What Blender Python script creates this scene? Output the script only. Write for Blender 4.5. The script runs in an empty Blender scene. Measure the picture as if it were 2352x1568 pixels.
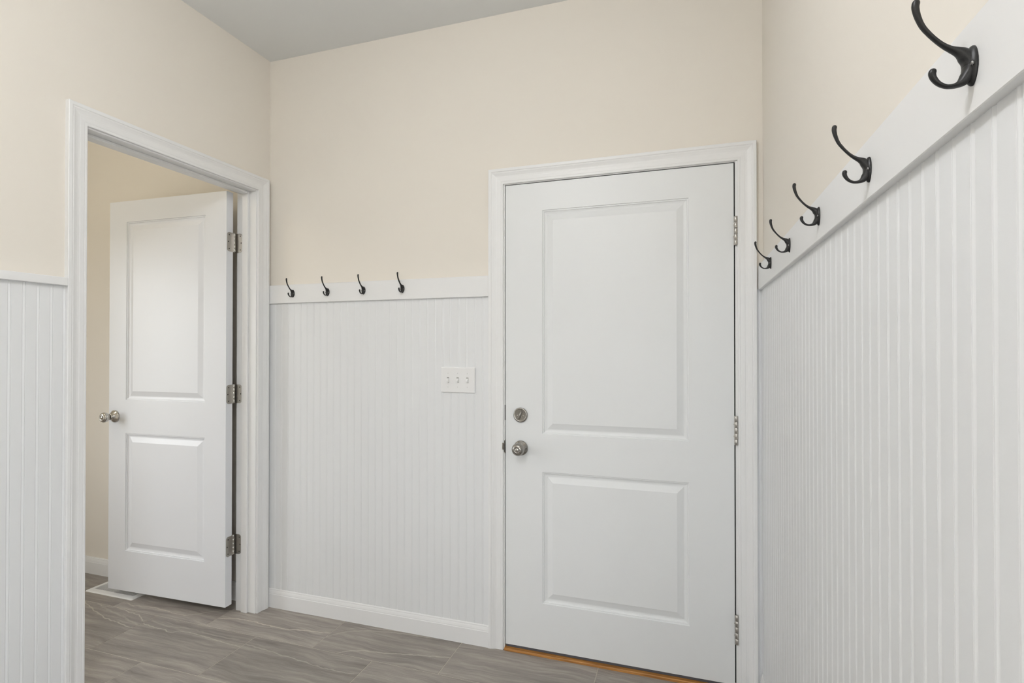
import bpy, bmesh, math, random
from mathutils import Vector, Matrix

random.seed(7)
SC = bpy.context.scene
COL = SC.collection

# ------------------------------------------------------------------ camera
F_PX, YAW, PITCH = 1221.39, 0.3162, 0.0075
cam_d = bpy.data.cameras.new('camera')
cam = bpy.data.objects.new('camera', cam_d)
COL.objects.link(cam)
cam.location = (2.0038, -2.1775, 1.2884)
cam.rotation_euler = (math.pi / 2 + PITCH, 0, YAW)
cam_d.sensor_width = 36.0
cam_d.sensor_fit = 'HORIZONTAL'
cam_d.lens = 36.0 * F_PX / 2352.0
cam_d.shift_y = 9.76 / 2352.0
cam_d.clip_start = 0.02
SC.camera = cam

# ------------------------------------------------------------------ sky
SKY_STRENGTH = 8.0
GROUND_STRENGTH = 2.0
world = bpy.data.worlds.new('sky')
SC.world = world
world.use_nodes = True
wn, wl = world.node_tree.nodes, world.node_tree.links
wn.clear()
w_out = wn.new('ShaderNodeOutputWorld')
w_bg = wn.new('ShaderNodeBackground')
w_tc = wn.new('ShaderNodeTexCoord')
w_sep = wn.new('ShaderNodeSeparateXYZ')
w_ramp = wn.new('ShaderNodeValToRGB')
wl.new(w_tc.outputs['Generated'], w_sep.inputs[0])
w_map = wn.new('ShaderNodeMapRange')
w_map.inputs['From Min'].default_value = -0.06
w_map.inputs['From Max'].default_value = 0.06
wl.new(w_sep.outputs['Z'], w_map.inputs['Value'])
wl.new(w_map.outputs[0], w_ramp.inputs[0])
g = GROUND_STRENGTH / SKY_STRENGTH
w_ramp.color_ramp.elements[0].color = (g * 0.95, g * 0.98, g * 0.9, 1)
w_ramp.color_ramp.elements[1].color = (0.93, 0.97, 1.0, 1)
wl.new(w_ramp.outputs[0], w_bg.inputs['Color'])
w_bg.inputs['Strength'].default_value = SKY_STRENGTH
wl.new(w_bg.outputs[0], w_out.inputs['Surface'])


def portal(name, loc, rot, sx, sy):
    d = bpy.data.lights.new(name, 'AREA')
    d.shape = 'RECTANGLE'
    d.size, d.size_y = sx, sy
    d.cycles.is_portal = True
    o = bpy.data.objects.new(name, d)
    COL.objects.link(o)
    o.location, o.rotation_euler = loc, rot
    return o


LAMP_RADIANCE = 42.0        # emission of the opal globe of the room's ceiling lamp
SMALL_LAMP_RADIANCE = 17.0  # the same for the small room beyond the door

# ------------------------------------------------------------------ exposure
SC.view_settings.view_transform = 'Standard'
SC.view_settings.look = 'None'
SC.view_settings.gamma = 1.0
SC.view_settings.use_curve_mapping = False
SC.view_settings.exposure = 0.37
SC.cycles.use_denoising = True
SC.cycles.adaptive_threshold = 0.02
SC.cycles.max_bounces = 7
SC.cycles.diffuse_bounces = 5
SC.cycles.glossy_bounces = 3
SC.cycles.caustics_reflective = False
SC.cycles.caustics_refractive = False


# ------------------------------------------------------------------ materials
def new_mat(name):
    m = bpy.data.materials.new(name)
    m.use_nodes = True
    nt = m.node_tree
    return m, nt.nodes, nt.links, nt.nodes['Principled BSDF']


def paint(name, col, rough, bump=0.0, scale=400.0, var=0.02):
    m, n, l, b = new_mat(name)
    tc = n.new('ShaderNodeTexCoord')
    nz = n.new('ShaderNodeTexNoise')
    nz.inputs['Scale'].default_value = 1.7
    nz.inputs['Detail'].default_value = 3
    l.new(tc.outputs['Object'], nz.inputs['Vector'])
    mix = n.new('ShaderNodeMix')
    mix.data_type = 'RGBA'
    l.new(nz.outputs['Fac'], mix.inputs['Factor'])
    mix.inputs['A'].default_value = (*[c * (1 - var) for c in col], 1)
    mix.inputs['B'].default_value = (*[min(1, c * (1 + var)) for c in col], 1)
    l.new(mix.outputs['Result'], b.inputs['Base Color'])
    b.inputs['Roughness'].default_value = rough
    if bump:
        n2 = n.new('ShaderNodeTexNoise')
        n2.inputs['Scale'].default_value = scale
        n2.inputs['Detail'].default_value = 2
        l.new(tc.outputs['Object'], n2.inputs['Vector'])
        bp = n.new('ShaderNodeBump')
        bp.inputs['Strength'].default_value = bump
        bp.inputs['Distance'].default_value = 0.0006
        l.new(n2.outputs['Fac'], bp.inputs['Height'])
        l.new(bp.outputs[0], b.inputs['Normal'])
    return m


def metal(name, col, rough, metallic=1.0, speck=0.0):
    m, n, l, b = new_mat(name)
    b.inputs['Metallic'].default_value = metallic
    tc = n.new('ShaderNodeTexCoord')
    nz = n.new('ShaderNodeTexNoise')
    nz.inputs['Scale'].default_value = 900.0
    nz.inputs['Detail'].default_value = 2
    l.new(tc.outputs['Object'], nz.inputs['Vector'])
    mp = n.new('ShaderNodeMapRange')
    mp.inputs['To Min'].default_value = max(0.03, rough - 0.08)
    mp.inputs['To Max'].default_value = rough + 0.08
    l.new(nz.outputs['Fac'], mp.inputs['Value'])
    l.new(mp.outputs[0], b.inputs['Roughness'])
    mix = n.new('ShaderNodeMix')
    mix.data_type = 'RGBA'
    mix.inputs['A'].default_value = (*[c * (1 - speck) for c in col], 1)
    mix.inputs['B'].default_value = (*[min(1, c * (1 + speck)) for c in col], 1)
    l.new(nz.outputs['Fac'], mix.inputs['Factor'])
    l.new(mix.outputs['Result'], b.inputs['Base Color'])
    return m


M_WALL = paint('cream wall paint', (0.80, 0.757, 0.690), 0.75, 0.10, 260, 0.012)
M_CEIL = paint('flat ceiling paint', (0.78, 0.795, 0.80), 0.9, 0.10, 200, 0.01)
M_TRIM = paint('white trim enamel', (0.815, 0.818, 0.822), 0.38, 0.03, 300, 0.008)
M_BEAD = paint('white beadboard enamel', (0.778, 0.79, 0.803), 0.36, 0.04, 350, 0.010)
M_DOOR = paint('white door enamel', (0.785, 0.80, 0.81), 0.42, 0.05, 320, 0.008)
M_IDOOR = paint('white molded door enamel', (0.785, 0.80, 0.835), 0.36, 0.05, 320, 0.008)
M_PLATE = paint('white switch plastic', (0.82, 0.82, 0.82), 0.3, 0, 1, 0.004)
M_NICKEL = metal('satin nickel', (0.36, 0.345, 0.32), 0.27)
M_CHROME = metal('polished nickel', (0.58, 0.56, 0.53), 0.15)
M_HINGE = metal('satin steel hinge', (0.50, 0.48, 0.45), 0.36, 1.0, 0.1)
M_BLACK = metal('oil rubbed bronze', (0.022, 0.022, 0.023), 0.40, 0.35, 0.5)
M_HOOKSCREW = metal('hook screw', (0.25, 0.25, 0.25), 0.25, 1.0)
M_SCREW_SHADE = metal('dark screw and gap shade', (0.03, 0.03, 0.03), 0.5, 0.6)
M_GAP = paint('dark gap seal', (0.012, 0.012, 0.013), 0.8)
M_SWEEP = paint('grey door sweep', (0.10, 0.10, 0.115), 0.6)
M_GROUT = paint('warm grey grout', (0.50, 0.455, 0.39), 0.95, 0.2, 500, 0.06)
M_REG = paint('white register enamel', (0.80, 0.80, 0.79), 0.35)
M_DUCT = paint('dark duct', (0.03, 0.03, 0.028), 0.9)
M_PLASTER = paint('bright screw head', (0.75, 0.75, 0.75), 0.35)


def oak():
    m, n, l, b = new_mat('golden oak')
    tc = n.new('ShaderNodeTexCoord')
    mp = n.new('ShaderNodeMapping')
    mp.inputs['Scale'].default_value = (6, 160, 160)
    l.new(tc.outputs['Object'], mp.inputs[0])
    nz = n.new('ShaderNodeTexNoise')
    nz.inputs['Scale'].default_value = 1.5
    nz.inputs['Detail'].default_value = 5
    l.new(mp.outputs[0], nz.inputs['Vector'])
    r = n.new('ShaderNodeValToRGB')
    r.color_ramp.elements[0].position = 0.35
    r.color_ramp.elements[0].color = (0.30, 0.125, 0.03, 1)
    r.color_ramp.elements[1].position = 0.65
    r.color_ramp.elements[1].color = (0.56, 0.27, 0.075, 1)
    l.new(nz.outputs['Fac'], r.inputs[0])
    l.new(r.outputs[0], b.inputs['Base Color'])
    b.inputs['Roughness'].default_value = 0.45
    return m


M_OAK = oak()


def lamp_glass(name, strength, col):
    m, n, l, b = new_mat(name)
    b.inputs['Base Color'].default_value = (0.9, 0.9, 0.88, 1)
    b.inputs['Emission Color'].default_value = (*col, 1)
    b.inputs['Emission Strength'].default_value = strength
    return m


def stone(name, veins=(), tone=1.0, seed=0.0):
    """grey-taupe sedimentary stone tile, streaked along local x; veins: (points, width, strength)"""
    m, n, l, b = new_mat(name)
    tc = n.new('ShaderNodeTexCoord')
    oi = n.new('ShaderNodeObjectInfo')
    mul = n.new('ShaderNodeMath'); mul.operation = 'MULTIPLY'
    mul.inputs[1].default_value = 37.0
    l.new(oi.outputs['Random'], mul.inputs[0])
    comb = n.new('ShaderNodeCombineXYZ')
    for i in range(3):
        l.new(mul.outputs[0], comb.inputs[i])
    add = n.new('ShaderNodeVectorMath'); add.operation = 'ADD'
    l.new(tc.outputs['Object'], add.inputs[0])
    l.new(comb.outputs[0], add.inputs[1])
    # warp
    wz = n.new('ShaderNodeTexNoise')
    wz.inputs['Scale'].default_value = 3.6
    wz.inputs['Detail'].default_value = 3
    l.new(add.outputs[0], wz.inputs['Vector'])
    ws = n.new('ShaderNodeVectorMath'); ws.operation = 'SCALE'
    ws.inputs['Scale'].default_value = 0.075
    l.new(wz.outputs['Color'], ws.inputs[0])
    wa = n.new('ShaderNodeVectorMath'); wa.operation = 'ADD'
    l.new(add.outputs[0], wa.inputs[0])
    l.new(ws.outputs[0], wa.inputs[1])
    mp = n.new('ShaderNodeMapping')
    mp.inputs['Scale'].default_value = (1.1, 15.0, 1.0)
    mp.inputs['Rotation'].default_value = (0, 0, 0.05)
    l.new(wa.outputs[0], mp.inputs[0])
    st = n.new('ShaderNodeTexNoise')
    st.inputs['Scale'].default_value = 2.2
    st.inputs['Detail'].default_value = 9
    st.inputs['Roughness'].default_value = 0.70
    l.new(mp.outputs[0], st.inputs['Vector'])
    ramp = n.new('ShaderNodeValToRGB')
    e = ramp.color_ramp.elements
    e[0].position = 0.28; e[0].color = (0.148 * tone, 0.134 * tone, 0.124 * tone, 1)
    e[1].position = 0.72; e[1].color = (0.365 * tone, 0.333 * tone, 0.296 * tone, 1)
    c = e.new(0.5); c.color = (0.250 * tone, 0.225 * tone, 0.202 * tone, 1)
    l.new(st.outputs['Fac'], ramp.inputs[0])
    # fine grain
    gz = n.new('ShaderNodeTexNoise')
    gz.inputs['Scale'].default_value = 420.0
    gz.inputs['Detail'].default_value = 2
    l.new(tc.outputs['Object'], gz.inputs['Vector'])
    gm = n.new('ShaderNodeMapRange')
    gm.inputs['To Min'].default_value = 0.84
    gm.inputs['To Max'].default_value = 1.16
    l.new(gz.outputs['Fac'], gm.inputs['Value'])
    gmix = n.new('ShaderNodeVectorMath'); gmix.operation = 'SCALE'
    l.new(ramp.outputs[0], gmix.inputs[0])
    l.new(gm.outputs[0], gmix.inputs['Scale'])
    # per tile tone
    pt = n.new('ShaderNodeMapRange')
    pt.inputs['To Min'].default_value = 0.86
    pt.inputs['To Max'].default_value = 1.14
    l.new(oi.outputs['Random'], pt.inputs['Value'])
    tmix = n.new('ShaderNodeVectorMath'); tmix.operation = 'SCALE'
    l.new(gmix.outputs[0], tmix.inputs[0])
    l.new(pt.outputs[0], tmix.inputs['Scale'])
    cur = tmix.outputs[0]
    # thin natural veins from contour of the warped streaks
    vs = n.new('ShaderNodeMath'); vs.operation = 'SUBTRACT'
    vs.inputs[1].default_value = 0.60
    l.new(st.outputs['Fac'], vs.inputs[0])
    va = n.new('ShaderNodeMath'); va.operation = 'ABSOLUTE'
    l.new(vs.outputs[0], va.inputs[0])
    vr = n.new('ShaderNodeMapRange')
    vr.inputs['From Min'].default_value = 0.0
    vr.inputs['From Max'].default_value = 0.012
    vr.inputs['To Min'].default_value = 0.30
    vr.inputs['To Max'].default_value = 0.0
    l.new(va.outputs[0], vr.inputs['Value'])

    def vein_mix(fac, cur, col):
        mx = n.new('ShaderNodeMix'); mx.data_type = 'RGBA'
        l.new(fac, mx.inputs['Factor'])
        l.new(cur, mx.inputs['A'])
        mx.inputs['B'].default_value = col
        return mx.outputs['Result']
    cur = vein_mix(vr.outputs[0], cur, (0.42, 0.38, 0.33, 1))
    sep = n.new('ShaderNodeSeparateXYZ')
    l.new(tc.outputs['Object'], sep.inputs[0])
    jit = n.new('ShaderNodeTexNoise')
    jit.inputs['Scale'].default_value = 26.0
    jit.inputs['Detail'].default_value = 4
    l.new(tc.outputs['Object'], jit.inputs['Vector'])
    for pts, width, strength in veins:
        # vein height as a curve over the tile's own x
        mx = n.new('ShaderNodeMapRange')
        mx.inputs['From Min'].default_value = -0.3
        mx.inputs['From Max'].default_value = 0.3
        l.new(sep.outputs['X'], mx.inputs['Value'])
        fc = n.new('ShaderNodeFloatCurve')
        cv = fc.mapping.curves[0]
        P = [((x + 0.3) / 0.6, (y + 0.15) / 0.3) for x, y in pts]
        P = [(min(1, max(0, a)), min(1, max(0, bb))) for a, bb in P]
        cv.points[0].location = P[0]
        cv.points[1].location = P[-1]
        for q in P[1:-1]:
            cv.points.new(*q)
        fc.mapping.update()
        l.new(mx.outputs[0], fc.inputs['Value'])
        my = n.new('ShaderNodeMapRange')
        my.inputs['To Min'].default_value = -0.15
        my.inputs['To Max'].default_value = 0.15
        l.new(fc.outputs[0], my.inputs['Value'])
        d = n.new('ShaderNodeMath'); d.operation = 'SUBTRACT'
        l.new(sep.outputs['Y'], d.inputs[0])
        l.new(my.outputs[0], d.inputs[1])
        j = n.new('ShaderNodeMath'); j.operation = 'MULTIPLY_ADD'
        l.new(jit.outputs['Fac'], j.inputs[0])
        j.inputs[1].default_value = 0.022
        j.inputs[2].default_value = -0.011
        d2 = n.new('ShaderNodeMath'); d2.operation = 'ADD'
        l.new(d.outputs[0], d2.inputs[0]); l.new(j.outputs[0], d2.inputs[1])
        ab = n.new('ShaderNodeMath'); ab.operation = 'ABSOLUTE'
        l.new(d2.outputs[0], ab.inputs[0])
        fr = n.new('ShaderNodeMapRange')
        fr.inputs['From Min'].default_value = width * 0.35
        fr.inputs['From Max'].default_value = width * 1.25
        fr.inputs['To Min'].default_value = strength
        fr.inputs['To Max'].default_value = 0.0
        l.new(ab.outputs[0], fr.inputs['Value'])
        # fade with noise so that the line breaks up, and stop at its ends
        lo, hi = min(p[0] for p in pts), max(p[0] for p in pts)
        e1 = n.new('ShaderNodeMapRange')
        e1.inputs['From Min'].default_value = lo - 0.012
        e1.inputs['From Max'].default_value = lo + 0.012
        l.new(sep.outputs['X'], e1.inputs['Value'])
        e2 = n.new('ShaderNodeMapRange')
        e2.inputs['From Min'].default_value = hi + 0.012
        e2.inputs['From Max'].default_value = hi - 0.012
        l.new(sep.outputs['X'], e2.inputs['Value'])
        k1 = n.new('ShaderNodeMath'); k1.operation = 'MULTIPLY'
        l.new(fr.outputs[0], k1.inputs[0]); l.new(e1.outputs[0], k1.inputs[1])
        k2 = n.new('ShaderNodeMath'); k2.operation = 'MULTIPLY'
        l.new(k1.outputs[0], k2.inputs[0]); l.new(e2.outputs[0], k2.inputs[1])
        cur = vein_mix(k2.outputs[0], cur, (0.56, 0.51, 0.44, 1))
    l.new(cur, b.inputs['Base Color'])
    b.inputs['Roughness'].default_value = 0.52
    bp = n.new('ShaderNodeBump')
    bp.inputs['Strength'].default_value = 0.15
    bp.inputs['Distance'].default_value = 0.0006
    l.new(gz.outputs['Fac'], bp.inputs['Height'])
    l.new(bp.outputs[0], b.inputs['Normal'])
    return m


# ------------------------------------------------------------------ mesh helpers
class MB:
    def __init__(self):
        self.v, self.f, self.s = [], [], []

    def add(self, verts, faces, smooth=False):
        o = len(self.v)
        self.v += [tuple(p) for p in verts]
        self.f += [tuple(i + o for i in q) for q in faces]
        self.s += [smooth] * len(faces)
        return self

    def box(self, x0, x1, y0, y1, z0, z1, bevel=0.0, seg=1):
        if not bevel:
            v = [(x, y, z) for z in (z0, z1) for y in (y0, y1) for x in (x0, x1)]
            f = [(0, 2, 3, 1), (4, 5, 7, 6), (0, 1, 5, 4), (2, 6, 7, 3), (0, 4, 6, 2), (1, 3, 7, 5)]
            return self.add(v, f)
        bm = bmesh.new()
        bmesh.ops.create_cube(bm, size=1.0)
        for p in bm.verts:
            p.co = Vector(((x0 + x1) / 2 + p.co.x * (x1 - x0), (y0 + y1) / 2 + p.co.y * (y1 - y0),
                           (z0 + z1) / 2 + p.co.z * (z1 - z0)))
        bmesh.ops.bevel(bm, geom=bm.edges[:], offset=bevel, segments=seg, profile=0.5, affect='EDGES')
        self.bm(bm)
        return self

    def bm(self, bm, smooth=False):
        bm.verts.index_update()
        self.add([p.co[:] for p in bm.verts], [[q.index for q in f.verts] for f in bm.faces], smooth)
        bm.free()

    def loft(self, rings, close=True, cap=True, smooth=False):
        """rings: list of equal-length point lists"""
        n = len(rings[0])
        v = [p for r in rings for p in r]
        f = []
        for i in range(len(rings) - 1):
            for j in range(n if close else n - 1):
                k = (j + 1) % n
                f.append((i * n + j, i * n + k, (i + 1) * n + k, (i + 1) * n + j))
        self.add(v, f, smooth)
        if cap:
            o = len(self.v) - len(v)
            self.f.append(tuple(o + j for j in range(n))[::-1]); self.s.append(False)
            self.f.append(tuple(o + (len(rings) - 1) * n + j for j in range(n))); self.s.append(False)
        return self

    def lathe(self, prof, seg=32, mapf=lambda r, a, h: (r * math.cos(a), -h, r * math.sin(a)), smooth=True):
        rings = []
        for r, h in prof:
            rings.append([mapf(max(r, 1e-5), 2 * math.pi * k / seg, h) for k in range(seg)])
        return self.loft(rings, smooth=smooth)

    def tube(self, path, radii, seg=14, flat=1.0, up=(1, 0, 0), smooth=True, round_end=True):
        """path: list of Vectors in a plane whose normal is up; radii: (lateral, in-plane) or scalar"""
        pts = [Vector(p) for p in path]
        R = [(r, r) if not isinstance(r, tuple) else r for r in radii]
        up = Vector(up)
        rings = []
        for i, p in enumerate(pts):
            a = pts[max(0, i - 1)]
            b = pts[min(len(pts) - 1, i + 1)]
            t = (b - a).normalized()
            nrm = up.cross(t).normalized()
            rings.append([p + up * (R[i][0] * math.cos(2 * math.pi * k / seg)) + nrm * (R[i][1] * math.sin(2 * math.pi * k / seg))
                          for k in range(seg)])
            if i == len(pts) - 1 and round_end:
                for q in (0.35, 0.7, 0.92):
                    s = math.sqrt(1 - q * q)
                    c = p + t * (R[i][1] * q)
                    rings.append([c + up * (R[i][0] * s * math.cos(2 * math.pi * k / seg)) + nrm * (R[i][1] * s * math.sin(2 * math.pi * k / seg))
                                  for k in range(seg)])
        return self.loft(rings, smooth=smooth)

    def mesh(self, name, mat):
        me = bpy.data.meshes.new(name)
        me.from_pydata(self.v, [], self.f)
        me.polygons.foreach_set('use_smooth', self.s)
        me.materials.append(mat)
        bm = bmesh.new(); bm.from_mesh(me)
        bmesh.ops.recalc_face_normals(bm, faces=bm.faces)
        bm.to_mesh(me); bm.free()
        me.update()
        return me

    def build(self, name, mat, parent=None, loc=None):
        o = bpy.data.objects.new(name, self.mesh(name, mat))
        COL.objects.link(o)
        if loc:
            o.location = loc
        if parent:
            o.parent = parent
        return o


def empty(name, loc=(0, 0, 0), rotz=0.0):
    o = bpy.data.objects.new(name, None)
    o.empty_display_size = 0.05
    COL.objects.link(o)
    o.location = loc
    o.rotation_euler = (0, 0, rotz)
    return o


def tag(o, label, cat, group=None, kind=None):
    o['label'] = label
    o['category'] = cat
    if group:
        o['group'] = group
    if kind:
        o['kind'] = kind
    return o


def child(name, me, parent, loc=(0, 0, 0)):
    o = bpy.data.objects.new(name, me)
    COL.objects.link(o)
    o.parent = parent
    o.location = loc
    return o


def copy_tree(o, parent=None):
    c = o.copy()
    COL.objects.link(c)
    c.parent = parent
    for k in o.children:
        copy_tree(k, c)
    return c


# ------------------------------------------------------------------ dimensions
HC = 2.7503            # ceiling
W = 2.278              # right wall plane
YR = -4.6              # rear wall plane (behind the camera)
XL = -1.85             # far wall of the small room beyond the open door
YS = -2.5              # its near wall
RT = 0.018             # rail thickness
WT = 0.118             # partition thickness
CASW = 0.0655          # casing width
# entry door
EX0, EX1, EZ1 = 1.254, 2.190, 2.0045      # casing inner edges
SX0, SX1, SZ0, SZ1 = 1.263, 2.177, 0.0255, 1.9971
# open doorway in the left wall
DY0, DY1, DZ1 = -0.871, -0.0860, 2.0738

# ------------------------------------------------------------------ floor + tiles
mb = MB().box(XL, W, YR, 0.02, -0.05, -0.0008)
floor = tag(mb.build('floor', M_GROUT), 'grey stone tile floor laid in half offset rows', 'floor', kind='structure')
TW, TD = 0.5998, 0.3040
G = 0.0013
X_A, Y_A = -0.1365, -0.2525   # a joint crossing: rows start at Y_A, odd rows' joints at X_A
veins_by_tile = {
    # (row, index) -> veins in tile-local metres
    (0, -1): [([(-.295, -.118), (-.278, -.106), (-.216, -.114), (-.113, -.097), (-.025, -.102), (.103, -.108), (.15, -.098), (.189, -.064), (.23, -.03), (.3, -.005)], .0036, .62)],
    (0, 0): [([(-.299, -.077), (-.266, -.074), (-.21, -.056), (-.134, -.052), (-.037, -.059), (.035, -.061), (.077, -.061), (.152, -.047), (.214, -.036), (.297, -.03)], .0036, .9)],
    (0, 1): [([(-.169, -.150), (-.142, -.129), (-.083, -.103), (-.002, -.093), (.074, -.076), (.2, -.05), (.299, -.034)], .0040, .55),
             ([(-.299, -.062), (-.237, .005), (-.176, .036), (-.096, .057), (.018, .072), (.15, .08)], .0045, .42),
             ([(-.25, .03), (-.176, .060), (-.096, .075), (.018, .085)], .0030, .35)],
    (-1, 0): [([(-.293, .077), (-.239, .07), (-.15, .066), (-.104, .059), (-.071, .077), (-.014, .082), (.074, .079), (.18, .07), (.299, .06)], .0028, .55),
              ([(-.28, .110), (-.15, .095), (-.05, .11), (.10, .10), (.25, .105)], .005, .22)],
    (-1, -1): [([(-.20, .148), (-.091, .109), (-.007, .082), (.102, .055), (.192, .044), (.298, .03)], .0034, .55),
               ([(-.107, .149), (-.024, .142), (.041, .149), (.126, .136), (.199, .128), (.284, .094)], .0030, .6),
               ([(-.06, .135), (.06, .11), (.16, .09), (.24, .07), (.298, .055)], .006, .28)],
    (-1, 1): [([(-.299, .085), (-.15, .075), (.0, .06), (.15, .045), (.29, .05)], .0032, .4)],
}


stone_generic = [stone('grey stone %d' % i, tone=t) for i, t in enumerate((1.14, 1.08, 1.20))]
tile_mesh_by_mat = {}
for r in range(-15, 1):
    y0 = Y_A + r * TD
    y1 = y0 + TD
    xs = X_A if r % 2 == 0 else X_A - 0.2985
    for i in range(-4, 6):
        x0 = xs + i * TW
        x1 = x0 + TW
        a0, a1, b0, b1 = max(x0, XL) + G, min(x1, W) - G, max(y0, YR) + G, min(y1, -0.0005) - G
        if b1 - b0 < 0.02 or a1 - a0 < 0.02:
            continue
        key = (r, i)
        if r == -1:
            key = (r, i)
        vk = veins_by_tile.get(key)
        mat = stone('veined grey stone', vk, 1.14) if vk else stone_generic[(r * 5 + i * 3) % 3]
        cx, cy = (x0 + x1) / 2, (y0 + y1) / 2
        b = 0.0012
        m = MB()
        q0, q1, q2, q3 = a0 - cx, a1 - cx, b0 - cy, b1 - cy
        ring = lambda e, z: [(q0 + e, q2 + e, z), (q1 - e, q2 + e, z), (q1 - e, q3 - e, z), (q0 + e, q3 - e, z)]
        mkey = (mat.name, round(q0, 4), round(q1, 4), round(q2, 4), round(q3, 4))
        if mkey not in tile_mesh_by_mat:
            m.loft([ring(0, -0.0008), ring(0, -0.0005), ring(0.0005, 0)])
            tile_mesh_by_mat[mkey] = m.mesh('tile', mat)
        child('tile', tile_mesh_by_mat[mkey], floor, (cx, cy, 0))

# ------------------------------------------------------------------ walls and ceiling
ceiling = tag(MB().box(XL - 0.1, W + 0.1, YR - 0.1, 0.14, HC, HC + 0.1).build('ceiling', M_CEIL),
              'flat pale grey painted ceiling', 'ceiling', kind='structure')
m = MB()
ox0, ox1, oz1 = EX0 - 0.022, EX1 + 0.022, EZ1 + 0.022
m.box(XL - 0.1, ox0, 0, 0.14, -0.05, HC)
m.box(ox1, W + 0.1, 0, 0.14, -0.05, HC)
m.box(ox0, ox1, 0, 0.14, oz1, HC)
wall_back = tag(m.build('wall_back', M_WALL), 'cream painted back wall around the white entry door', 'wall', kind='structure')
m = MB()
RY0, RY1, RZ0, RZ1 = -3.85, -2.75, 0.50, 1.95      # unseen window added as side light for the left wall
m.box(W, W + 0.1, YR - 0.1, RY0, -0.05, HC)
m.box(W, W + 0.1, RY1, 0, -0.05, HC)
m.box(W, W + 0.1, RY0, RY1, RZ1, HC)
m.box(W, W + 0.1, RY0, RY1, -0.05, RZ0)
wall_right = tag(m.build('wall_right', M_WALL), 'cream painted right wall above white beadboard', 'wall', kind='structure')
m = MB()
ly0, ly1, lz1 = DY0 - 0.022, DY1 + 0.022, DZ1 + 0.022
m.box(-WT, 0, YR - 0.1, ly0, -0.05, HC)
m.box(-WT, 0, ly1, 0, -0.05, HC)
m.box(-WT, 0, ly0, ly1, lz1, HC)
wall_left = tag(m.build('wall_left', M_WALL), 'cream painted left wall with the open doorway', 'wall', kind='structure')
BX0, BX1, BZ0, BZ1 = 1.35, 2.10, 0.60, 2.00      # rear window
m = MB()
m.box(-WT, BX0, YR - 0.12, YR, -0.05, HC)
m.box(BX1, W + 0.1, YR - 0.12, YR, -0.05, HC)
m.box(BX0, BX1, YR - 0.12, YR, BZ1, HC)
m.box(BX0, BX1, YR - 0.12, YR, -0.05, BZ0)
tag(m.build('wall_rear', M_WALL), 'cream painted rear wall behind the viewer', 'wall', kind='structure')
JX, JY = 1.48, -2.80                                # unseen wall block added to shade the left of the back wall
tag(MB().box(0, JX, YR, JY, -0.05, HC).build('wall_shade_block', M_WALL), 'unseen cream wall block added to shade the left of the back wall', 'wall', kind='structure')
# small room
WY0, WY1, WZ0, WZ1 = -1.78, -1.08, 0.72, 1.98
m = MB()
m.box(XL - 0.1, XL, YS - 0.1, WY0, -0.05, HC)
m.box(XL - 0.1, XL, WY1, 0, -0.05, HC)
m.box(XL - 0.1, XL, WY0, WY1, WZ1, HC)
m.box(XL - 0.1, XL, WY0, WY1, -0.05, WZ0)
tag(m.build('wall_small_room', M_WALL), 'cream window wall of the room beyond the open door', 'wall', kind='structure')
tag(MB().box(XL - 0.1, -WT, YS - 0.1, YS, -0.05, HC).build('wall_small_room_near', M_WALL),
    'cream near wall of the room beyond the open door', 'wall', kind='structure')


def window(name, label, plane, a0, a1, z0, z1, depth):
    """plane: function (a, d, z) -> xyz ; simple framed opening with a centre bar"""
    e = empty(name, plane((a0 + a1) / 2, 0, z0))
    L = Vector(e.location)

    def bx(nm, p0, p1, q0, q1, d0, d1):
        A, B = Vector(plane(p0, d0, q0)) - L, Vector(plane(p1, d1, q1)) - L
        MB().box(min(A.x, B.x), max(A.x, B.x), min(A.y, B.y), max(A.y, B.y), min(A.z, B.z), max(A.z, B.z)).build(nm, M_TRIM, e)
    t = 0.035
    bx('window_frame', a0, a0 + t, z0, z1, 0.0, depth)
    bx('window_frame', a1 - t, a1, z0, z1, 0.0, depth)
    bx('window_frame', a0 + t, a1 - t, z1 - t, z1, 0.0, depth)
    bx('window_frame', a0 + t, a1 - t, z0, z0 + t, 0.0, depth)
    tag(e, label, 'window', kind='structure')


window('window_1', 'white framed unseen window added in the right wall to brighten the left wall', lambda a, d, z: (W + 0.09 - d, a, z), RY0, RY1, RZ0, RZ1, 0.06)
window('window_2', 'white framed window of the small room beyond the door', lambda a, d, z: (XL - 0.08 + d, a, z), WY0, WY1, WZ0, WZ1, 0.05)
window('window_3', 'white framed window in the rear wall behind the viewer', lambda a, d, z: (a, YR - 0.10 + d, z), BX0, BX1, BZ0, BZ1, 0.06)
portal('rear_window_portal', ((BX0 + BX1) / 2, YR - 0.11, (BZ0 + BZ1) / 2), (math.pi / 2, 0, 0), BX1 - BX0, BZ1 - BZ0)
portal('added_window_portal', (W + 0.095, (RY0 + RY1) / 2, (RZ0 + RZ1) / 2), (math.pi / 2, 0, math.pi / 2), RY1 - RY0, RZ1 - RZ0)
portal('small_window_portal', (XL - 0.09, (WY0 + WY1) / 2, (WZ0 + WZ1) / 2), (math.pi / 2, 0, -math.pi / 2), WY1 - WY0, WZ1 - WZ0)

# ------------------------------------------------------------------ beadboard strips (parts of the walls)
PITCH_B = 0.0385


def bead_profile(w, t=0.0066):
    g = t - 0.0007
    return [(0, 0), (0, g), (0.0007, t - 0.0004), (0.0018, t + 0.0003), (0.0032, t + 0.0001), (0.0048, t - 0.0006), (0.0066, t - 0.0014),
            (0.0078, t - 0.0017), (0.0084, t - 0.0015), (0.0096, t), (w - 0.0003, t), (w, g), (w, 0)]


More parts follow.
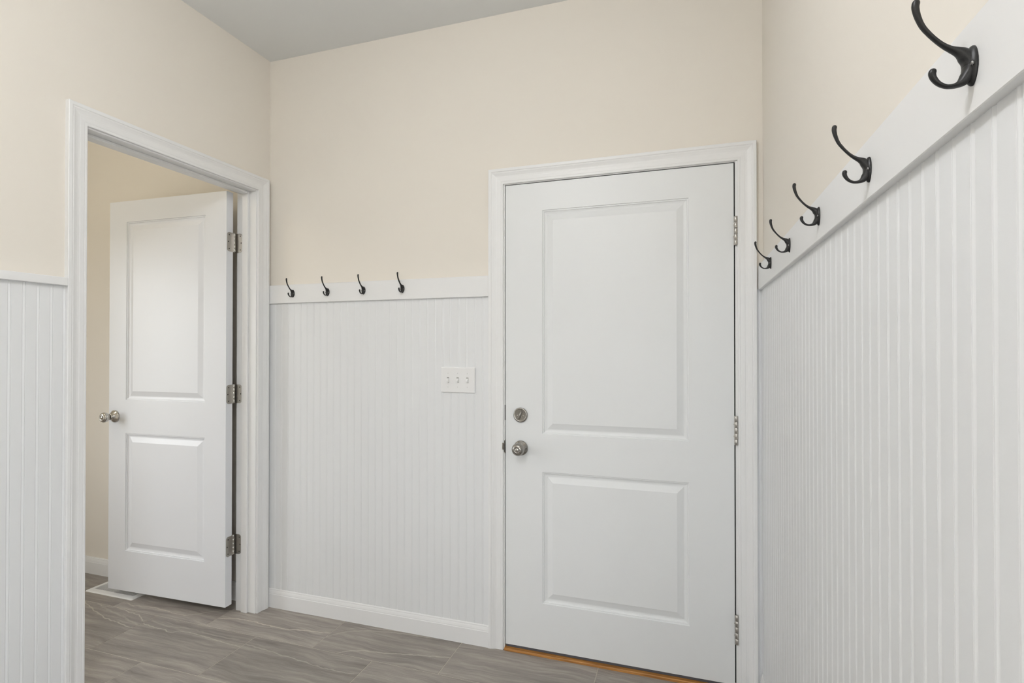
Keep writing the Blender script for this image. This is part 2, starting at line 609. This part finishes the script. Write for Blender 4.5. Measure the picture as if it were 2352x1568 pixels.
def strip_mesh(mapf, w, z0, z1):
    m = MB()
    pr = bead_profile(w)
    m.loft([[mapf(s, t, z0) for s, t in pr], [mapf(s, t, z1) for s, t in pr]])
    return m.mesh('beadboard_strip', M_BEAD)


ZB0 = 0.05
# right wall, running towards the viewer
sm = strip_mesh(lambda s, t, z: (-t, -s, z), PITCH_B, ZB0, 1.53)
for k in range(70):
    child('beadboard_strip', sm, wall_right, (W, -0.0365 - (k - 0) * PITCH_B if k else -0.0365, 0))
child('beadboard_strip', strip_mesh(lambda s, t, z: (-t, -s, z), 0.0365, ZB0, 1.53), wall_right, (W, 0, 0))
# back wall
sm = strip_mesh(lambda s, t, z: (s, -t, z), PITCH_B, ZB0, 1.54)
n_b = int((EX0 - CASW) / PITCH_B)
for k in range(n_b):
    child('beadboard_strip', sm, wall_back, (k * PITCH_B, 0, 0))
child('beadboard_strip', strip_mesh(lambda s, t, z: (s, -t, z), EX0 - CASW + 0.004 - n_b * PITCH_B, ZB0, 1.54), wall_back, (n_b * PITCH_B, 0, 0))
child('beadboard_strip', strip_mesh(lambda s, t, z: (s, -t, z), W - (EX1 + CASW) + 0.001, 0.0, 1.515), wall_back, (EX1 + CASW - 0.001, 0, 0))
# left wall
sm = strip_mesh(lambda s, t, z: (t, -s, z), PITCH_B, ZB0, 1.515)
for k in range(47):
    child('beadboard_strip', sm, wall_left, (0, DY0 - CASW - k * PITCH_B + 0.001, 0))

# ------------------------------------------------------------------ rails
r = MB().box(0.001, EX0 - CASW, -RT, 0, 1.5198, 1.6105, 0.0012)
tag(r.build('trim_1', M_TRIM), 'white flat rail holding four hooks on the back wall', 'rail', kind='structure')
r = MB().box(W - RT, W, -3.2, -0.0095, 1.5110, 1.5997, 0.0012)
tag(r.build('trim_2', M_TRIM), 'white flat rail holding five hooks along the right wall', 'rail', kind='structure')
r = MB().box(0, 0.020, JY, DY0 - CASW - 0.0005, 1.5045, 1.532, 0.0015)
tag(r.build('trim_3', M_TRIM), 'narrow white cap rail on the left wall beside the doorway', 'rail', kind='structure')

# ------------------------------------------------------------------ baseboards
BASE = [(0, 0), (0.014, 0), (0.014, 0.066), (0.0125, 0.0685), (0.0125, 0.072), (0.0105, 0.080), (0.0085, 0.0855), (0.0085, 0.0885), (0.0065, 0.0925), (0, 0.0925)]


def baseboard(name, label, a0, a1, mapf):
    m = MB()
    m.loft([[mapf(a0, t, z) for t, z in BASE], [mapf(a1, t, z) for t, z in BASE]])
    return tag(m.build(name, M_TRIM), label, 'baseboard', kind='structure')


baseboard('baseboard_back', 'white molded baseboard below the back wall beadboard', 0.001, EX0 - CASW, lambda a, t, z: (a, -0.001 - t, z))
baseboard('baseboard_right', 'white molded baseboard below the right wall beadboard', -0.012, -4.5, lambda a, t, z: (W - 0.001 - t, a, z))
baseboard('baseboard_left', 'white molded baseboard on the left wall before the doorway', DY0 - CASW, JY, lambda a, t, z: (0.001 + t, a, z))
baseboard('baseboard_small_room', 'white molded baseboard seen past the open door', XL, -WT, lambda a, t, z: (a, -t, z))

# ------------------------------------------------------------------ casings and jambs
CAS = [(0.0, 0.0), (0.0, 0.0085), (0.002, 0.0098), (0.0075, 0.0100), (0.0088, 0.0095), (0.0098, 0.0095), (0.0110, 0.0101),
       (0.0245, 0.0108), (0.0262, 0.0104), (0.0275, 0.0104), (0.034, 0.0112), (0.041, 0.0134), (0.0465, 0.0156), (0.0490, 0.0161), (0.0502, 0.0157),
       (0.0512, 0.0158), (0.0526, 0.0173), (0.0545, 0.0180), (0.0640, 0.0180), (0.0655, 0.0168), (0.0655, 0.0)]


def casing(parent, L, mapf, a0, a1, zt):
    """a0/a1: inner edges along the wall, zt: inner head height"""
    def put(nm, rings):
        MB().loft([[Vector(mapf(*p)) - L for p in r_] for r_ in rings]).build(nm, M_TRIM, parent)
    put('casing_side', [[(a0 - w, t, 0.0) for w, t in CAS], [(a0 - w, t, zt + w) for w, t in CAS]])
    put('casing_side', [[(a1 + w, t, 0.0) for w, t in CAS], [(a1 + w, t, zt + w) for w, t in CAS]])
    put('casing_head', [[(a0 - w, t, zt + w) for w, t in CAS], [(a1 + w, t, zt + w) for w, t in CAS]])


def pbox(parent, L, name, mat, x0, x1, y0, y1, z0, z1, bevel=0.0, seg=1):
    return MB().box(x0 - L.x, x1 - L.x, y0 - L.y, y1 - L.y, z0 - L.z, z1 - L.z, bevel, seg).build(name, mat, parent)


# entry door frame
fr = empty('trim_4', ((EX0 + EX1) / 2, 0, 0))
L = Vector(fr.location)
casing(fr, L, lambda a, t, z: (a, -t, z), EX0, EX1, EZ1)
JE0, JE1, JEZ = SX0 - 0.0035, SX1 + 0.0045, SZ1 + 0.004
pbox(fr, L, 'jamb', M_TRIM, EX0 - 0.02, JE0, -0.002, 0.125, 0, JEZ + 0.02, 0.0008)
pbox(fr, L, 'jamb', M_TRIM, JE1, EX1 + 0.02, -0.002, 0.125, 0, JEZ + 0.02, 0.0008)
pbox(fr, L, 'jamb_head', M_TRIM, JE0, JE1, -0.002, 0.125, JEZ, JEZ + 0.02, 0.0008)
for a0, a1, z0, z1 in ((JE0, JE0 + 0.014, 0, JEZ), (JE1 - 0.014, JE1, 0, JEZ), (JE0 + 0.014, JE1 - 0.014, JEZ - 0.014, JEZ)):
    pbox(fr, L, 'door_stop', M_TRIM, a0, a1, 0.056, 0.125, z0, z1)
    pbox(fr, L, 'dark_gap_seal', M_GAP, a0 - (0 if a0 > JE0 - 1e-4 else 0), a1, 0.046, 0.056, z0, z1)
# near-black seal strips filling the gaps to keep them dark
pbox(fr, L, 'dark_gap_seal', M_GAP, JE0, JE0 + 0.003, 0.010, 0.045, 0.03, JEZ)
pbox(fr, L, 'dark_gap_seal', M_GAP, JE1 - 0.0035, JE1, 0.006, 0.045, 0.03, JEZ)
pbox(fr, L, 'dark_gap_seal', M_GAP, JE0 + 0.003, JE1 - 0.0035, 0.006, 0.045, JEZ - 0.0032, JEZ)
# strike plate with lip
sp = MB()
sp.box(JE0 - 0.0008 - L.x, JE0 + 0.0012 - L.x, -0.0035, 0.030, 0.842, 0.901)
sp.box(EX0 - 0.0030 - L.x, JE0 + 0.0010 - L.x, -0.0125, -0.0108, 0.859, 0.888, 0.0005)
sp.box(JE0 - 0.0008 - L.x, JE0 + 0.0010 - L.x, -0.0125, 0.0, 0.859, 0.888)
sp.build('strike_plate', M_NICKEL, fr)
pbox(fr, L, 'strike_gap_shade', M_SCREW_SHADE, JE0 - 0.0032, JE0 + 0.0012, -0.0026, 0.030, 0.846, 0.897)  # dark box proud of the jamb, its colour gives the cut's shade
pbox(fr, L, 'strike_gap_shade', M_SCREW_SHADE, JE0 - 0.0003, JE0 + 0.0015, -0.0022, 0.030, 0.985, 1.050)  # dark plate that paints the shade of the deadbolt gap
tag(fr, 'white molded casing and jamb framing the closed entry door', 'door frame', kind='structure')

# doorway frame in the left wall
fr2 = empty('trim_5', (0, (DY0 + DY1) / 2, 0))
L = Vector(fr2.location)
casing(fr2, L, lambda a, t, z: (t, a, z), DY0, DY1, DZ1)
JD0, JD1, JDZ = DY0 + 0.005, DY1 - 0.005, DZ1 - 0.0055
pbox(fr2, L, 'jamb', M_TRIM, -WT - 0.0005, 0.0, DY0 - 0.02, JD0, 0, JDZ + 0.02, 0.0008)
pbox(fr2, L, 'jamb', M_TRIM, -WT - 0.0005, 0.0, JD1, DY1 + 0.02, 0, JDZ + 0.02, 0.0008)
pbox(fr2, L, 'jamb_head', M_TRIM, -WT - 0.0005, 0.0, JD0, JD1, JDZ, JDZ + 0.02, 0.0008)
for y0, y1, z0, z1 in ((JD0, JD0 + 0.011, 0, JDZ), (JD1 - 0.011, JD1, 0, JDZ), (JD0 + 0.011, JD1 - 0.011, JDZ - 0.011, JDZ)):
    pbox(fr2, L, 'door_stop', M_TRIM, -0.078, -0.042, y0, y1, z0, z1, 0.002, 2)
tag(fr2, 'white molded casing and jamb framing the open left doorway', 'door frame', kind='structure')


# ------------------------------------------------------------------ panelled doors
PANEL = [(0.0, 0.0), (0.0014, 0.0036), (0.0060, 0.0036), (0.0078, 0.0072), (0.0130, 0.0088), (0.0180, 0.0094), (0.0215, 0.0090), (0.0420, 0.0024), (0.0455, 0.0012)]


def panelled(root, x0, x1, z0, z1, yf, yb, panels, mat, slab_name='slab'):
    """slab between x0..x1, z0..z1; front plane yf (facing -y), back plane yb; panels: (px0,px1,pz0,pz1)"""
    m = MB()
    px0, px1 = panels[0][0], panels[0][1]
    zs = sorted({z0, z1, *[p[2] for p in panels], *[p[3] for p in panels]})
    xs = [x0, px0, px1, x1]
    holes = {(px0, round(p[2], 5)) for p in panels}
    for y, fwd in ((yf, 1), (yb, -1)):
        for i in range(3):
            for j in range(len(zs) - 1):
                if i == 1 and (px0, round(zs[j], 5)) in holes:
                    continue
                m.add([(xs[i], y, zs[j]), (xs[i + 1], y, zs[j]), (xs[i + 1], y, zs[j + 1]), (xs[i], y, zs[j + 1])], [(0, 1, 2, 3)])
    m.add([(x0, yf, z0), (x0, yb, z0), (x0, yb, z1), (x0, yf, z1)], [(0, 1, 2, 3)])
    m.add([(x1, yf, z0), (x1, yb, z0), (x1, yb, z1), (x1, yf, z1)], [(0, 1, 2, 3)])
    m.add([(x0, yf, z0), (x1, yf, z0), (x1, yb, z0), (x0, yb, z0)], [(0, 1, 2, 3)])
    m.add([(x0, yf, z1), (x1, yf, z1), (x1, yb, z1), (x0, yb, z1)], [(0, 1, 2, 3)])
    bm = bmesh.new()
    vs = [bm.verts.new(p) for p in m.v]
    for f in m.f:
        bm.faces.new([vs[i] for i in f])
    bmesh.ops.remove_doubles(bm, verts=bm.verts, dist=1e-5)
    mm = MB(); mm.bm(bm)
    slab = mm.build(slab_name, mat, root)
    for (a0, a1, b0, b1) in panels:
        pm = MB()
        rings = []
        for d, t in PANEL:
            rings.append([(a0 + d, yf + t, b0 + d), (a1 - d, yf + t, b0 + d), (a1 - d, yf + t, b1 - d), (a0 + d, yf + t, b1 - d)])
        back = []
        for d, t in PANEL[::-1]:
            back.append([(a0 + d, yb - t, b0 + d), (a1 - d, yb - t, b0 + d), (a1 - d, yb - t, b1 - d), (a0 + d, yb - t, b1 - d)])
        pm.loft(rings + [], cap=False)
        n = len(pm.v)
        pm.f.append((n - 4, n - 3, n - 2, n - 1)); pm.s.append(False)
        pm.loft(back, cap=False)
        pm.f.append((n, n + 1, n + 2, n + 3)); pm.s.append(False)
        pm.build('panel', mat, slab)
    return slab


def rounded_rect(w, h, r, seg=5, sides=(1, 1, 1, 1)):
    """points of a rectangle 0..w, 0..h with rounded corners (bl, br, tr, tl)"""
    pts = []
    cs = [((r, r), math.pi, sides[0], (0, 0)), ((w - r, r), 1.5 * math.pi, sides[1], (w, 0)),
          ((w - r, h - r), 0, sides[2], (w, h)), ((r, h - r), 0.5 * math.pi, sides[3], (0, h))]
    for (cx, cy), a0, on, sq in cs:
        if not on:
            pts.append(sq)
            continue
        for k in range(seg + 1):
            a = a0 + 0.5 * math.pi * k / seg
            pts.append((cx + r * math.cos(a), cy + r * math.sin(a)))
    return pts


def screw_flat(parent, name, mapf, r, mat):
    m = MB()
    prof = [(r, 0.0), (r, 0.0004), (r * 0.7, 0.0008), (r * 0.25, 0.0009)]
    m.lathe(prof, 12, mapf)
    return m.build(name, mat, parent)


def knuckles(parent, x, y, z0, z1, r, name='knuckle', mat=None, n=5):
    h = (z1 - z0) / n
    for k in range(n):
        a, b = z0 + k * h + 0.0003, z0 + (k + 1) * h - 0.0003
        m = MB()
        m.lathe([(r * 0.9, a), (r, a + 0.0006), (r, b - 0.0006), (r * 0.9, b)], 16,
                lambda rr, an, hh: (x + rr * math.cos(an), y + rr * math.sin(an), hh))
        m.build(name, mat or M_HINGE, parent)


# ---- entry door
d1 = empty('door_1', ((SX0 + SX1) / 2, 0, 0))
tag(d1, 'closed white two panel entry door with knob and deadbolt', 'door', kind='structure')
ox = d1.location.x
panelled(d1, SX0 - ox, SX1 - ox, SZ0, SZ1, -0.002, 0.043,
         [(1.4268 - ox, 2.0148 - ox, 0.2200, 0.7735), (1.4268 - ox, 2.0148 - ox, 0.9325, 1.8795)], M_DOOR)
# hinges: knuckles stand out of the gap on the right
for zc in (1.7385, 0.9837, 0.2355):
    h = empty('hinge', (SX1 + 0.0068 - ox, -0.0065, zc)); h.parent = d1
    MB().box(-0.0075, 0.0005, 0.003, 0.005, -0.054, 0.054).build('leaf', M_HINGE, h)
    for s in (-0.022, 0.022):
        MB().box(-0.0095, -0.004, 0.001, 0.0046, s - 0.0022, s + 0.0022, 0.0008).build('leaf_pin', M_HINGE, h)
    knuckles(h, 0, 0, -0.055, 0.055, 0.0066)
# deadbolt
db = empty('deadbolt', (1.331 - ox, -0.002, 1.0096)); db.parent = d1
MB().lathe([(0.0315, 0), (0.0315, 0.004), (0.0300, 0.0062), (0.0265, 0.0078), (0.0255, 0.0070), (0.0235, 0.0068), (0.001, 0.0070)], 40).build('rose', M_NICKEL, db)
tm = MB()
rings = []
for k in range(13):
    u = -1 + 2 * k / 12
    z = u * 0.0205
    hw = 0.0055 * math.sqrt(max(0.02, 1 - u * u)) + 0.0008
    dp = 0.010 * (max(0.03, 1 - u * u)) ** 0.6 + 0.001
    rings.append([(hw * math.cos(a) + 0.0065 * u, -0.0065 - dp * max(0, math.sin(a)), z) for a in [math.pi * j / 10 for j in range(11)]])
tm.loft(rings, smooth=True)
tm.build('thumb_turn', M_NICKEL, db)
for s in (-1, 1):
    screw_flat(db, 'screw', lambda r_, a, h_, s=s: (s * 0.0125 + r_ * math.cos(a), -0.0066 - h_ * 2, -0.002 + r_ * math.sin(a)), 0.0032, M_CHROME)
# knob
kn = empty('door_knob', (1.332 - ox, -0.002, 0.869)); kn.parent = d1
MB().lathe([(0.0318, 0), (0.0318, 0.003), (0.0305, 0.005), (0.0270, 0.0065), (0.0245, 0.009), (0.0200, 0.0125), (0.0150, 0.0150), (0.0130, 0.0165), (0.0125, 0.024)], 40).build('rose', M_NICKEL, kn)
MB().lathe([(0.0120, 0.022), (0.0150, 0.0235), (0.0225, 0.0275), (0.0262, 0.0335), (0.0272, 0.0400), (0.0262, 0.0470), (0.0230, 0.0530), (0.0180, 0.0570), (0.0140, 0.0585),
            (0.0090, 0.0590), (0.0088, 0.0570), (0.001, 0.0570)], 40).build('knob', M_NICKEL, kn)
MB().lathe([(0.0084, 0.0566), (0.0084, 0.0592), (0.0078, 0.0598), (0.001, 0.0600)], 24).build('lock_button', M_CHROME, kn)
MB().box(-0.0065, 0.0065, -0.0612, -0.0598, -0.0012, 0.0012, 0.0005).build('turn_bar', M_CHROME, kn)
MB().lathe([(0.0030, 0.0066), (0.0030, 0.0092), (0.001, 0.0094)], 12, lambda r_, a, h_: (0.0248 + r_ * math.cos(a), -h_, -0.001 + r_ * math.sin(a))).build('screw', M_SCREW_SHADE, kn)
# sweep at the foot of the door
MB().box(SX0 + 0.002 - ox, SX1 - 0.002 - ox, 0.004, 0.038, 0.0125, SZ0 + 0.0004).build('door_sweep', M_SWEEP, d1)
MB().box(SX0 - 0.001 - ox, SX0 + 0.0008 - ox, 0.008, 0.030, 0.84, 0.90).build('latch_plate', M_SCREW_SHADE, d1)

# threshold
th = MB()
prof = [(-0.0125, 0.0005), (-0.0125, 0.0085), (-0.0115, 0.0100), (-0.0095, 0.0108), (0.004, 0.0112), (0.120, 0.0112), (0.120, 0.0005)]
thx = (JE0 + JE1) / 2
th.loft([[(JE0 + 0.0003 - thx, y, z) for y, z in prof], [(JE1 - 0.0003 - thx, y, z) for y, z in prof]])
tag(th.build('threshold', M_OAK, None, (thx, 0, 0)), 'golden oak threshold strip under the white entry door', 'threshold')

# ---- open interior door
DW, DT, DZ0, DZT = 0.7600, 0.0400, 0.0400, 2.0620
d2 = empty('door_2', (-0.1195, -0.1545, 0), math.radians(1.72))
tag(d2, 'white two panel interior door standing open in left doorway', 'door', kind='structure')
slab2 = panelled(d2, -DW, 0, DZ0, DZT, 0.0, DT, [(-0.6435, -0.1285, 0.2470, 0.8560), (-0.6435, -0.1285, 1.0285, 1.9530)], M_IDOOR)
kn = empty('door_knob', (-0.7190, 0.0, 0.9402)); kn.parent = d2
MB().lathe([(0.0320, 0), (0.0320, 0.0035), (0.0300, 0.0060), (0.0285, 0.0075), (0.0240, 0.0120), (0.0190, 0.0180), (0.0160, 0.0225), (0.0150, 0.0300)], 40).build('rose', M_CHROME, kn)
MB().lathe([(0.0120, 0.0290), (0.0120, 0.0320)], 24).build('neck_gap', M_SCREW_SHADE, kn)
MB().lathe([(0.0145, 0.0315), (0.0160, 0.0340), (0.0200, 0.0400), (0.0240, 0.0470), (0.0258, 0.0540), (0.0250, 0.0600), (0.0215, 0.0650), (0.0165, 0.0680),
            (0.0105, 0.0690), (0.0098, 0.0670), (0.001, 0.0665)], 40).build('knob', M_CHROME, kn)
MB().lathe([(0.0075, 0.0660), (0.0075, 0.0688), (0.0068, 0.0694), (0.001, 0.0696)], 24).build('lock_button', M_CHROME, kn)
MB().box(-0.0030, 0.0030, -0.0702, -0.0690, -0.0012, 0.0012).build('key_slot', M_SCREW_SHADE, kn)
# hinges of the open door: leaf on the door edge, knuckles, and the jamb leaf on the frame
for z0, z1 in ((1.7700, 1.8642), (1.0241, 1.1161), (0.2796, 0.3761)):
    zc, hh = (z0 + z1) / 2, (z1 - z0)
    h = empty('hinge', (0.0, 0.0, zc)); h.parent = d2
    pr = rounded_rect(0.0425, hh, 0.013, 5, (1, 0, 0, 1))
    m = MB().loft([[(0.0002, 0.0035 + a, b - hh / 2) for a, b in pr], [(0.0016, 0.0035 + a, b - hh / 2) for a, b in pr]])
    m.build('leaf', M_HINGE, h)
    for a, b in ((0.012, hh * 0.36), (0.007, 0.0), (0.012, -hh * 0.36)):
        screw_flat(h, 'screw', lambda r_, an, h_, a=a, b=b: (0.0014 + h_, 0.0035 + a + r_ * math.cos(an), b + r_ * math.sin(an)), 0.0030, M_SCREW_SHADE)
    knuckles(h, -0.0020, 0.0505, -hh / 2 + 0.001, hh / 2 + 0.001, 0.0056, mat=M_CHROME)
    # jamb side
    jh = empty('jamb_hinge', (-WT, JD1 - L.y, zc)); jh.parent = fr2
    pr = [(a - 0.0085, b) for a, b in rounded_rect(0.0400, hh, 0.013, 5, (0, 1, 1, 0))]
    m = MB().loft([[(a, -0.0002, b - hh / 2) for a, b in pr], [(a, -0.0016, b - hh / 2) for a, b in pr]])
    m.build('leaf', M_HINGE, jh)
    for a, b in ((0.021, hh * 0.36), (0.0265, 0.0), (0.021, -hh * 0.36)):
        screw_flat(jh, 'screw', lambda r_, an, h_, a=a, b=b: (a + r_ * math.cos(an), -0.0014 - h_, b + r_ * math.sin(an)), 0.0030, M_SCREW_SHADE)


# ------------------------------------------------------------------ coat hooks
def smooth_path(pts, n=4):
    """Catmull-Rom through (out, z, lateral r, in-plane r)"""
    P = [pts[0]] + list(pts) + [pts[-1]]
    out = []
    for i in range(1, len(P) - 2):
        for k in range(n):
            t = k / n
            q = []
            for c in range(4):
                a, b, d, e = P[i - 1][c], P[i][c], P[i + 1][c], P[i + 2][c]
                q.append(0.5 * (2 * b + (d - a) * t + (2 * a - 5 * b + 4 * d - e) * t * t + (3 * b - a - 3 * d + e) * t ** 3))
            out.append(q)
    out.append(list(pts[-1]))
    return out


def make_hook():
    root = empty('coat_hook')
    # oval domed back plate, slightly pointed at the foot
    m = MB()
    rings = []
    seg = 28
    for s, d in ((1.0, 0.0), (1.0, 0.0014), (0.95, 0.0026), (0.82, 0.0042), (0.64, 0.0054), (0.42, 0.0062), (0.15, 0.0066)):
        ring = []
        for k in range(seg):
            a = 2 * math.pi * k / seg
            z = math.sin(a)
            w = math.cos(a) * (1.0 if z > 0 else (1 - 0.22 * z * z))
            ring.append((0.0108 * s * w, -d, 0.0188 * s * z + (0.0004)))
        rings.append(ring)
    m.loft(rings, smooth=True)
    m.build('back_plate', M_BLACK, root)
    up = [(0.0036, 0.0000, 0.0084, 0.0046), (0.0040, 0.0048, 0.0082, 0.0049), (0.0058, 0.0096, 0.0074, 0.0060), (0.0088, 0.0134, 0.0062, 0.0052), (0.0130, 0.0162, 0.0051, 0.0036),
          (0.0180, 0.0190, 0.0042, 0.0025), (0.0239, 0.0233, 0.0036, 0.0020), (0.0297, 0.0290, 0.0034, 0.0018), (0.0357, 0.0362, 0.0033, 0.0019), (0.0416, 0.0449, 0.0033, 0.0022),
          (0.0456, 0.0553, 0.0034, 0.0027), (0.0473, 0.0637, 0.0037, 0.0032), (0.0469, 0.0682, 0.0038, 0.0034)]
    P = smooth_path(up)
    MB().tube([(0, -q[0] * 0.955, q[1]) for q in P], [(q[2], q[3]) for q in P], 14).build('upper_prong', M_BLACK, root)
    lo = [(0.0036, 0.0000, 0.0084, 0.0046), (0.0040, -0.0046, 0.0080, 0.0048), (0.0056, -0.0094, 0.0070, 0.0054), (0.0086, -0.0131, 0.0058, 0.0044), (0.0122, -0.0153, 0.0047, 0.0029),
          (0.0165, -0.0163, 0.0040, 0.0020), (0.0221, -0.0158, 0.0034, 0.0017), (0.0280, -0.0124, 0.0033, 0.0020), (0.0321, -0.0070, 0.0034, 0.0026), (0.0335, -0.0026, 0.0036, 0.0031), (0.0332, -0.0002, 0.0036, 0.0032)]
    P = smooth_path(lo)
    MB().tube([(0, -q[0] * 0.955, q[1]) for q in P], [(q[2], q[3]) for q in P], 14).build('lower_prong', M_BLACK, root)
    for s in (-1, 1):
        m = MB().lathe([(0.0024, 0.0), (0.0024, 0.0012), (0.0016, 0.0019), (0.0004, 0.0020)], 12,
                       lambda r_, a, h_: (s * 0.0084 + r_ * math.cos(a), -0.0036 - h_, -0.0006 + r_ * math.sin(a)))
        m.build('screw', M_HOOKSCREW, root)
    return root


hook = make_hook()
first = True
back_labels = ['leftmost small black hook on the back wall rail, by the doorway',
               'second small black hook from the left on the back wall rail',
               'third small black hook from the left on the back wall rail',
               'rightmost small black hook on the back wall rail']
for (x, z), lab in zip(((0.1575, 1.5650), (0.3621, 1.5655), (0.5624, 1.5665), (0.7688, 1.5672)), back_labels):
    h = hook if first else copy_tree(hook)
    first = False
    h.location = (x, -RT, z)
    tag(h, lab, 'coat hook', 'hooks on the back wall rail')
right_labels = ['black double hook on the right wall rail, overlapping the entry door casing',
                'black double hook on the right wall rail, second from the entry door',
                'black double hook in the middle of the right wall rail',
                'black double hook on the right wall rail, second nearest the viewer',
                'largest and nearest black double hook at the top right corner']
for (y, z), lab in zip(((-0.3260, 1.5625), (-0.6470, 1.5585), (-0.9660, 1.5575), (-1.2755, 1.5518), (-1.5715, 1.5538)), right_labels):
    h = copy_tree(hook)
    h.location = (W - RT, y, z)
    h.rotation_euler = (0, 0, -math.pi / 2)
    tag(h, lab, 'coat hook', 'hooks on the right wall rail')

# ------------------------------------------------------------------ triple light switch
sw = empty('light_switch', (1.0420, -0.0066, 1.1540))
tag(sw, 'white triple toggle light switch plate on beadboard beside the entry door', 'light switch')
pw, ph = 0.1630, 0.1125
m = MB()
ring = lambda e, y: [(a - pw / 2 + e * (1 if a < pw / 2 else -1), y, b - ph / 2 + e * (1 if b < ph / 2 else -1)) for a, b in rounded_rect(pw, ph, 0.003, 3)]
m.loft([ring(0, 0.0), ring(0, -0.0030), ring(0.0012, -0.0050), ring(0.0035, -0.0060)])
m.build('plate', M_PLATE, sw)
for dx in (-0.0465, 0.0, 0.0465):
    MB().box(dx - 0.0052, dx + 0.0052, -0.0063, -0.0058, -0.0120, 0.0120).build('toggle_slot', paint('grey slot', (0.33, 0.33, 0.32), 0.6), sw)
    m = MB()
    a = [(-0.0040, 0.0105), (0.0040, 0.0105)]
    m.loft([[(dx - 0.0043, -0.0058, 0.0080), (dx + 0.0043, -0.0058, 0.0080), (dx + 0.0043, -0.0058, -0.0085), (dx - 0.0043, -0.0058, -0.0085)],
            [(dx - 0.0041, -0.0090, 0.0050), (dx + 0.0041, -0.0090, 0.0050), (dx + 0.0041, -0.0090, -0.0095), (dx - 0.0041, -0.0090, -0.0095)],
            [(dx - 0.0033, -0.0165, -0.0045), (dx + 0.0033, -0.0165, -0.0045), (dx + 0.0033, -0.0150, -0.0115), (dx - 0.0033, -0.0150, -0.0115)]])
    m.build('toggle', M_PLATE, sw)
    for s in (-1, 1):
        screw_flat(sw, 'screw', lambda r_, an, h_, s=s, dx=dx: (dx + r_ * math.cos(an), -0.0058 - h_, s * 0.0302 + r_ * math.sin(an)), 0.0028, M_PLASTER)

# ------------------------------------------------------------------ floor register in the small room
vx0, vx1, vy0, vy1 = -1.0500, -0.7050, -0.1800, -0.0320
rg = empty('floor_register', ((vx0 + vx1) / 2, (vy0 + vy1) / 2, 0.0))
tag(rg, 'white slotted metal floor register on the tiles under the open door', 'vent')
hw, hd = (vx1 - vx0) / 2, (vy1 - vy0) / 2
m = MB()


def rring(e, z):
    return [(a - hw + (e if a < hw else -e), b - hd + (e if b < hd else -e), z) for a, b in rounded_rect(2 * hw, 2 * hd, 0.010, 4)]


def sring(ix, iy, z):
    x, y = hw - ix, hd - iy
    return [(min(x, max(-x, p[0])), min(y, max(-y, p[1])), z) for p in rring(0, 0)]


m.loft([rring(0, 0.0002), rring(0.001, 0.0025), rring(0.006, 0.0050), sring(0.030, 0.030, 0.0062), sring(0.0305, 0.0305, 0.0012)], cap=False, smooth=False)
m.build('frame', M_REG, rg)
MB().box(-hw + 0.029, hw - 0.029, -hd + 0.029, hd - 0.029, 0.0004, 0.0012).build('duct_opening', M_DUCT, rg)
slm = MB()
slm.add([(-0.0020, -hd + 0.0303, 0.0014), (0.0010, -hd + 0.0303, 0.0014), (0.0034, -hd + 0.0303, 0.0061), (-0.0018, -hd + 0.0303, 0.0061),
         (-0.0020, hd - 0.0303, 0.0014), (0.0010, hd - 0.0303, 0.0014), (0.0034, hd - 0.0303, 0.0061), (-0.0018, hd - 0.0303, 0.0061)],
        [(0, 1, 2, 3), (7, 6, 5, 4), (0, 4, 5, 1), (1, 5, 6, 2), (2, 6, 7, 3), (3, 7, 4, 0)])
sme = slm.mesh('slat', M_REG)
ns = 27
for k in range(ns):
    child('slat', sme, rg, (-hw + 0.036 + k * (2 * hw - 0.072) / (ns - 1), 0, 0))
MB().box(-0.004, 0.004, -hd + 0.0303, hd - 0.0303, 0.0012, 0.0061).build('divider', M_REG, rg)

# ------------------------------------------------------------------ ceiling lamps (out of frame)
def ceiling_lamp(x, y, radiance, col, label, rad=0.12, drop=0.16):
    lp = empty('ceiling_lamp', (x, y, HC))
    tag(lp, label, 'lamp')
    dn = lambda r_, a, h_: (r_ * math.cos(a), r_ * math.sin(a), -h_)
    MB().lathe([(0.065, 0.0), (0.065, 0.012), (0.05, 0.022), (0.02, 0.028), (0.014, drop - 0.03), (0.04, drop), (0.045, drop + 0.01)], 32, dn).build('lamp_mount', M_NICKEL, lp)
    prof = []
    for k in range(17):
        a = math.radians(22) + (math.pi - math.radians(22)) * k / 16
        prof.append((rad * math.sin(a), drop + 0.01 + rad * math.cos(math.radians(22)) - rad * math.cos(a)))
    MB().lathe(prof, 32, dn).build('lamp_globe', lamp_glass('opal lamp glass', radiance, col), lp)
    return lp


ceiling_lamp(1.28, -1.95, LAMP_RADIANCE, (0.985, 0.99, 1.0), 'opal globe ceiling lamp behind the viewer')
ceiling_lamp(-1.0, -1.2, SMALL_LAMP_RADIANCE, (1.0, 0.88, 0.68), 'opal globe ceiling lamp of the small room beyond the door', 0.10)
